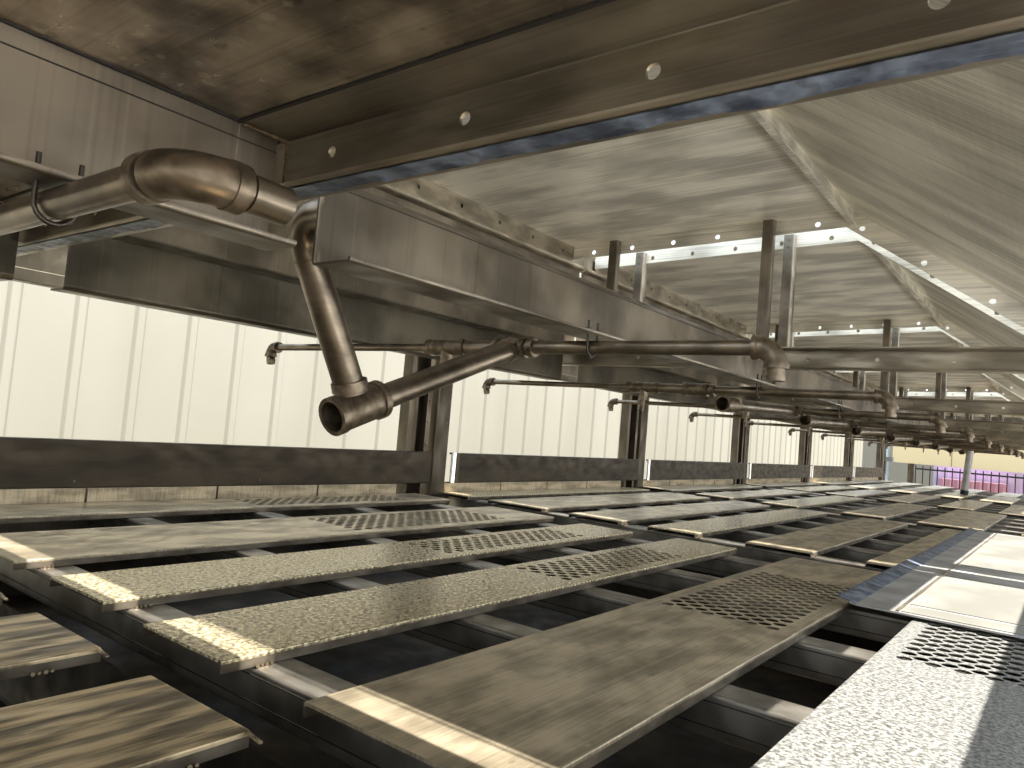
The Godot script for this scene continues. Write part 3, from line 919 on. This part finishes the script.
func build_frame():
	# ceiling tray over the camera
	var o := Vector3(-2.4, 1.04, 1.0)
	var c := Node3D.new()
	c.name = "ceiling"
	add_child(c)
	c.position = at(o)
	tag(c, "flat brown steel tray overhead at the top left", "ceiling", "", "structure")
	var b := MB.new(o)
	b.box(Vector3(-2.46, 1.036, -1.425), Vector3(0.115, 1.05, 4.2))
	part("panel", b, M.ceiling, c)
	b = MB.new(o)
	b.box(Vector3(-7.2, 1.036, -1.425), Vector3(-2.475, 1.05, 4.2))
	part("panel", b, M.ceiling, c)
	b = MB.new(o)
	b.box(Vector3(-2.475, 1.03, -1.435), Vector3(-2.455, 1.052, 4.2))
	b.box(Vector3(-7.2, 1.028, -1.438), Vector3(0.115, 1.052, -1.424))
	part("joint", b, M.seam, c)
	for k in 7:
		cross_beam(-1.64 - PITCH * k, "folded steel cross beam with a row of holes, " + ["nearest, with blue film under it", "second from the camera, right of the pipe elbow", "third from the camera", "fourth from the camera", "fifth from the camera", "sixth from the camera", "farthest of the row"][k], k == 0)
	# welds at the near corner
	b = MB.new(Vector3(-2.47, 1.0, -1.5))
	var rng := RandomNumberGenerator.new(); rng.seed = 4
	for i in 22:
		var f := i / 21.0
		var p := Vector3(-2.45, 1.024, lerpf(-1.45, -1.63, f))
		var rr := 0.006 + rng.randf() * 0.004
		b.tube([p - Vector3(0.004, -0.002, 0.005), p, p + Vector3(0.004, -0.002, 0.005)], [rr * 0.4, rr, rr * 0.4], 7)
	for i in 16:
		var p := Vector3(-2.452, lerpf(1.02, 0.865, i / 15.0), -1.632)
		var rr := 0.004 + rng.randf() * 0.003
		b.tube([p - Vector3(0.0, 0.005, 0), p, p + Vector3(0.0, 0.005, 0)], [rr * 0.4, rr, rr * 0.4], 7)
	single("weld_bead", b, M.weld, "rough weld bead in the corner where ceiling tray, channel and beam meet", "weld")
	for k in range(-1, 6):
		var zo := -PITCH * k
		var w: String = "over the camera" if k == -1 else ORD[k] + " beyond the blue-film beam"
		# the channel overhead sits a little nearer
		if k == -1:
			var oc := Vector3(-2.46, 0.6, 1.2)
			var t := thing("gutter_channel", oc, "broad folded channel overhead at left, with a pale bottom flange", "channel", "long channels hung under the beams")
			b = MB.new(oc)
			b.fold(PackedVector2Array([Vector2(-2.29, 0.612), Vector2(-2.29, 0.602), Vector2(-2.47, 0.602), Vector2(-2.47, 1.03)]), 0.012, 0.012, 2, -1.6, 4.2)
			part("web", b, M.channel, t)
			b = MB.new(oc)
			b.box(Vector3(-2.4695, 0.972, -1.6), Vector3(-2.466, 0.976, 4.2))
			part("seam", b, M.seam, t)
			outer_channel(4.2, -1.62, "eave channel end at the left picture edge, beside the near pipe")
			continue
		inner_channel(-1.9 + zo, -7.55 + zo, "long folded channel hung below the roof, " + w)
		outer_channel(-1.9 + zo, -7.6 + zo, "long eave channel above the cream wall, " + w)
		side_panel(-1.7 + zo, -7.74 + zo, "upright side panel under the roof eave, " + w)
		roof_cover((-1.95 if k != 4 else -3.0) + zo, -7.52 + zo, "gabled steel roof cover, %s" % w)
		for x in [-4.35, -2.55]:
			var sd: String = "left" if x < -4 else "right"
			roof_post(x, -7.38 + zo, 0.06, M.channel, "brown angle post under the far end of the %s roof cover, %s" % [ORD[k], sd])
			roof_post(x + 0.03, -7.98 + zo, 0.1, M.joist, "angle post in paler sunlit tone just behind the %s roof cover, %s" % [ORD[k], sd])  # paler steel stands for the sunlight on this post
		frame_rail((-1.6 if k > 0 else 3.0) + zo, -7.68 + zo, "top rail of the left side frame, " + w)
		frame_post(-6.97 + zo, -7.40 + zo, "brown folded frame post, first of the %s pair along the left edge" % ORD[k], true)
		frame_post(-7.53 + zo, -7.78 + zo, "brown angle frame post, second of the %s pair along the left edge" % ORD[k], false)
	b = MB.new(Vector3(-2, 0.98, -38.6))
	b.box(Vector3(-7.2, 0.98, -38.65), Vector3(3.0, 2.7, -38.6))
	b.box(Vector3(-7.2, -5.3, -38.7), Vector3(-7.05, 2.7, -38.65)); b.box(Vector3(2.9, -5.3, -38.7), Vector3(3.05, 2.7, -38.65))
	single("end_panel", b, M.channel, "steel end panel closing the far end above the beams", "panel")
	# unseen tray right of the slot, added and sized to limit the sunlight
	b = MB.new(Vector3(3, 1.04, -16))
	b.box(Vector3(0.77, 1.0, -40), Vector3(1.3, 1.03, 4.2))
	single("added_trim_1", b, M.ceiling, "unseen flat tray added right of the slot to shape the sunlight", "tray", "", "structure")

func build_pipes():
	# the nearest header: only its right end shows; its elbow is turned forward
	var z := -0.84; var y := 0.535
	var o := Vector3(-2.8, y, z)
	var t := thing("header_pipe", o, "thick steel pipe with an elbow at the upper left, nearest of the spray pipes", "pipe", "spray header pipes across the machine")
	var b := MB.new(o)
	b.tube([Vector3(-5.6, y, z), Vector3(-1.8, y, z)], 0.046, 22)
	part("main_pipe", b, M.pipe, t)
	b = MB.new(o)
	b.tube([Vector3(-1.84, y, z), Vector3(-1.80, y, z)], 0.064, 22)
	b.tube(elbow(Vector3(-1.66, y, z), Vector3.LEFT, Vector3(0, -0.03, -1), 0.12, 12), 0.06, 22)
	b.tube([Vector3(-1.66, y - 0.004, z - 0.11), Vector3(-1.66, y - 0.005, z - 0.15)], 0.064, 22)
	part("elbow", b, M.pipe_cast, t)
	b = MB.new(o)
	b.tube([Vector3(-1.66, y - 0.005, z - 0.14), Vector3(-1.66, y - 0.006, z - 0.166), Vector3(-1.66, y - 0.006, z - 0.167), Vector3(-1.66, y - 0.01, z - 0.28)], [0.044, 0.044, 0.05, 0.05], 22, 0.036)
	part("stub", b, M.pipe, t)
	u_bolt(Vector3(-2.38, y, z), 0.058, 0.602, "u bolt under the near channel, round the thick pipe at upper left")
	for j in range(1, 11):
		var arm := 1 if j == 1 else (0 if j == 2 else 2)
		header_pipe(-0.81 - 3.05 * j, ["", "long spray header pipe carrying the swung-down open tee", "spray header pipe without a tee arm, second beyond the channel end"][j] if j < 3 else "spray header pipe with an open tee arm, %s in line from the camera" % ORD[j], arm)
		if j < 7:
			u_bolt(Vector3(-2.375, 0.53, -0.81 - 3.05 * j), 0.055, 0.622, "u bolt holding the %s spray header pipe in line to the hung channel" % ORD[j])

func build_near_cover():
	for a in [[-5.32, -7.95, -0.965, "grey cover sheet with white film patches at the right, nearer of the two"], [-7.99, -13.3, -0.972, "grey cover sheet with white film patches at the right, farther of the two"]]:
		var o := Vector3(0, a[2], (a[0] + a[1]) / 2)
		var t := thing("cover_sheet", o, a[3], "sheet", "cover sheets on the deck")
		var b := MB.new(o)
		b.fold(PackedVector2Array([Vector2(1.6, a[2]), Vector2(-1.1, a[2]), Vector2(-1.14, a[2] + 0.01)]), 0.012, 0.0, 2, a[1], a[0])
		part("sheet", b, M.sheet, t)
		b = MB.new(o)
		b.fold(PackedVector2Array([Vector2(-1.1, a[2] + 0.004), Vector2(-1.21, a[2] + 0.035), Vector2(-1.22, a[2] + 0.03)]), 0.006, 0.0, 2, a[1], a[0])
		part("blue_edge", b, M.blue, t, "turned-up left edge under blue film")
		var films := [[-0.84, -5.36, -5.62], [-0.84, -5.68, -7.45]] if a[0] > -6 else [[-0.84, -8.5, -13.1]]
		for f in films:
			b = MB.new(o)
			b.box(Vector3(f[0], a[2] + 0.001, f[2]), Vector3(1.4, a[2] + 0.005, f[1]))
			part("white_film", b, M.film, t, "white protective film")
		b = MB.new(o)
		b.box(Vector3(-0.87, a[2] + 0.001, a[1] + 0.06), Vector3(-0.85, a[2] + 0.009, a[0] - 0.02))
		part("seam", b, M.steel, t)
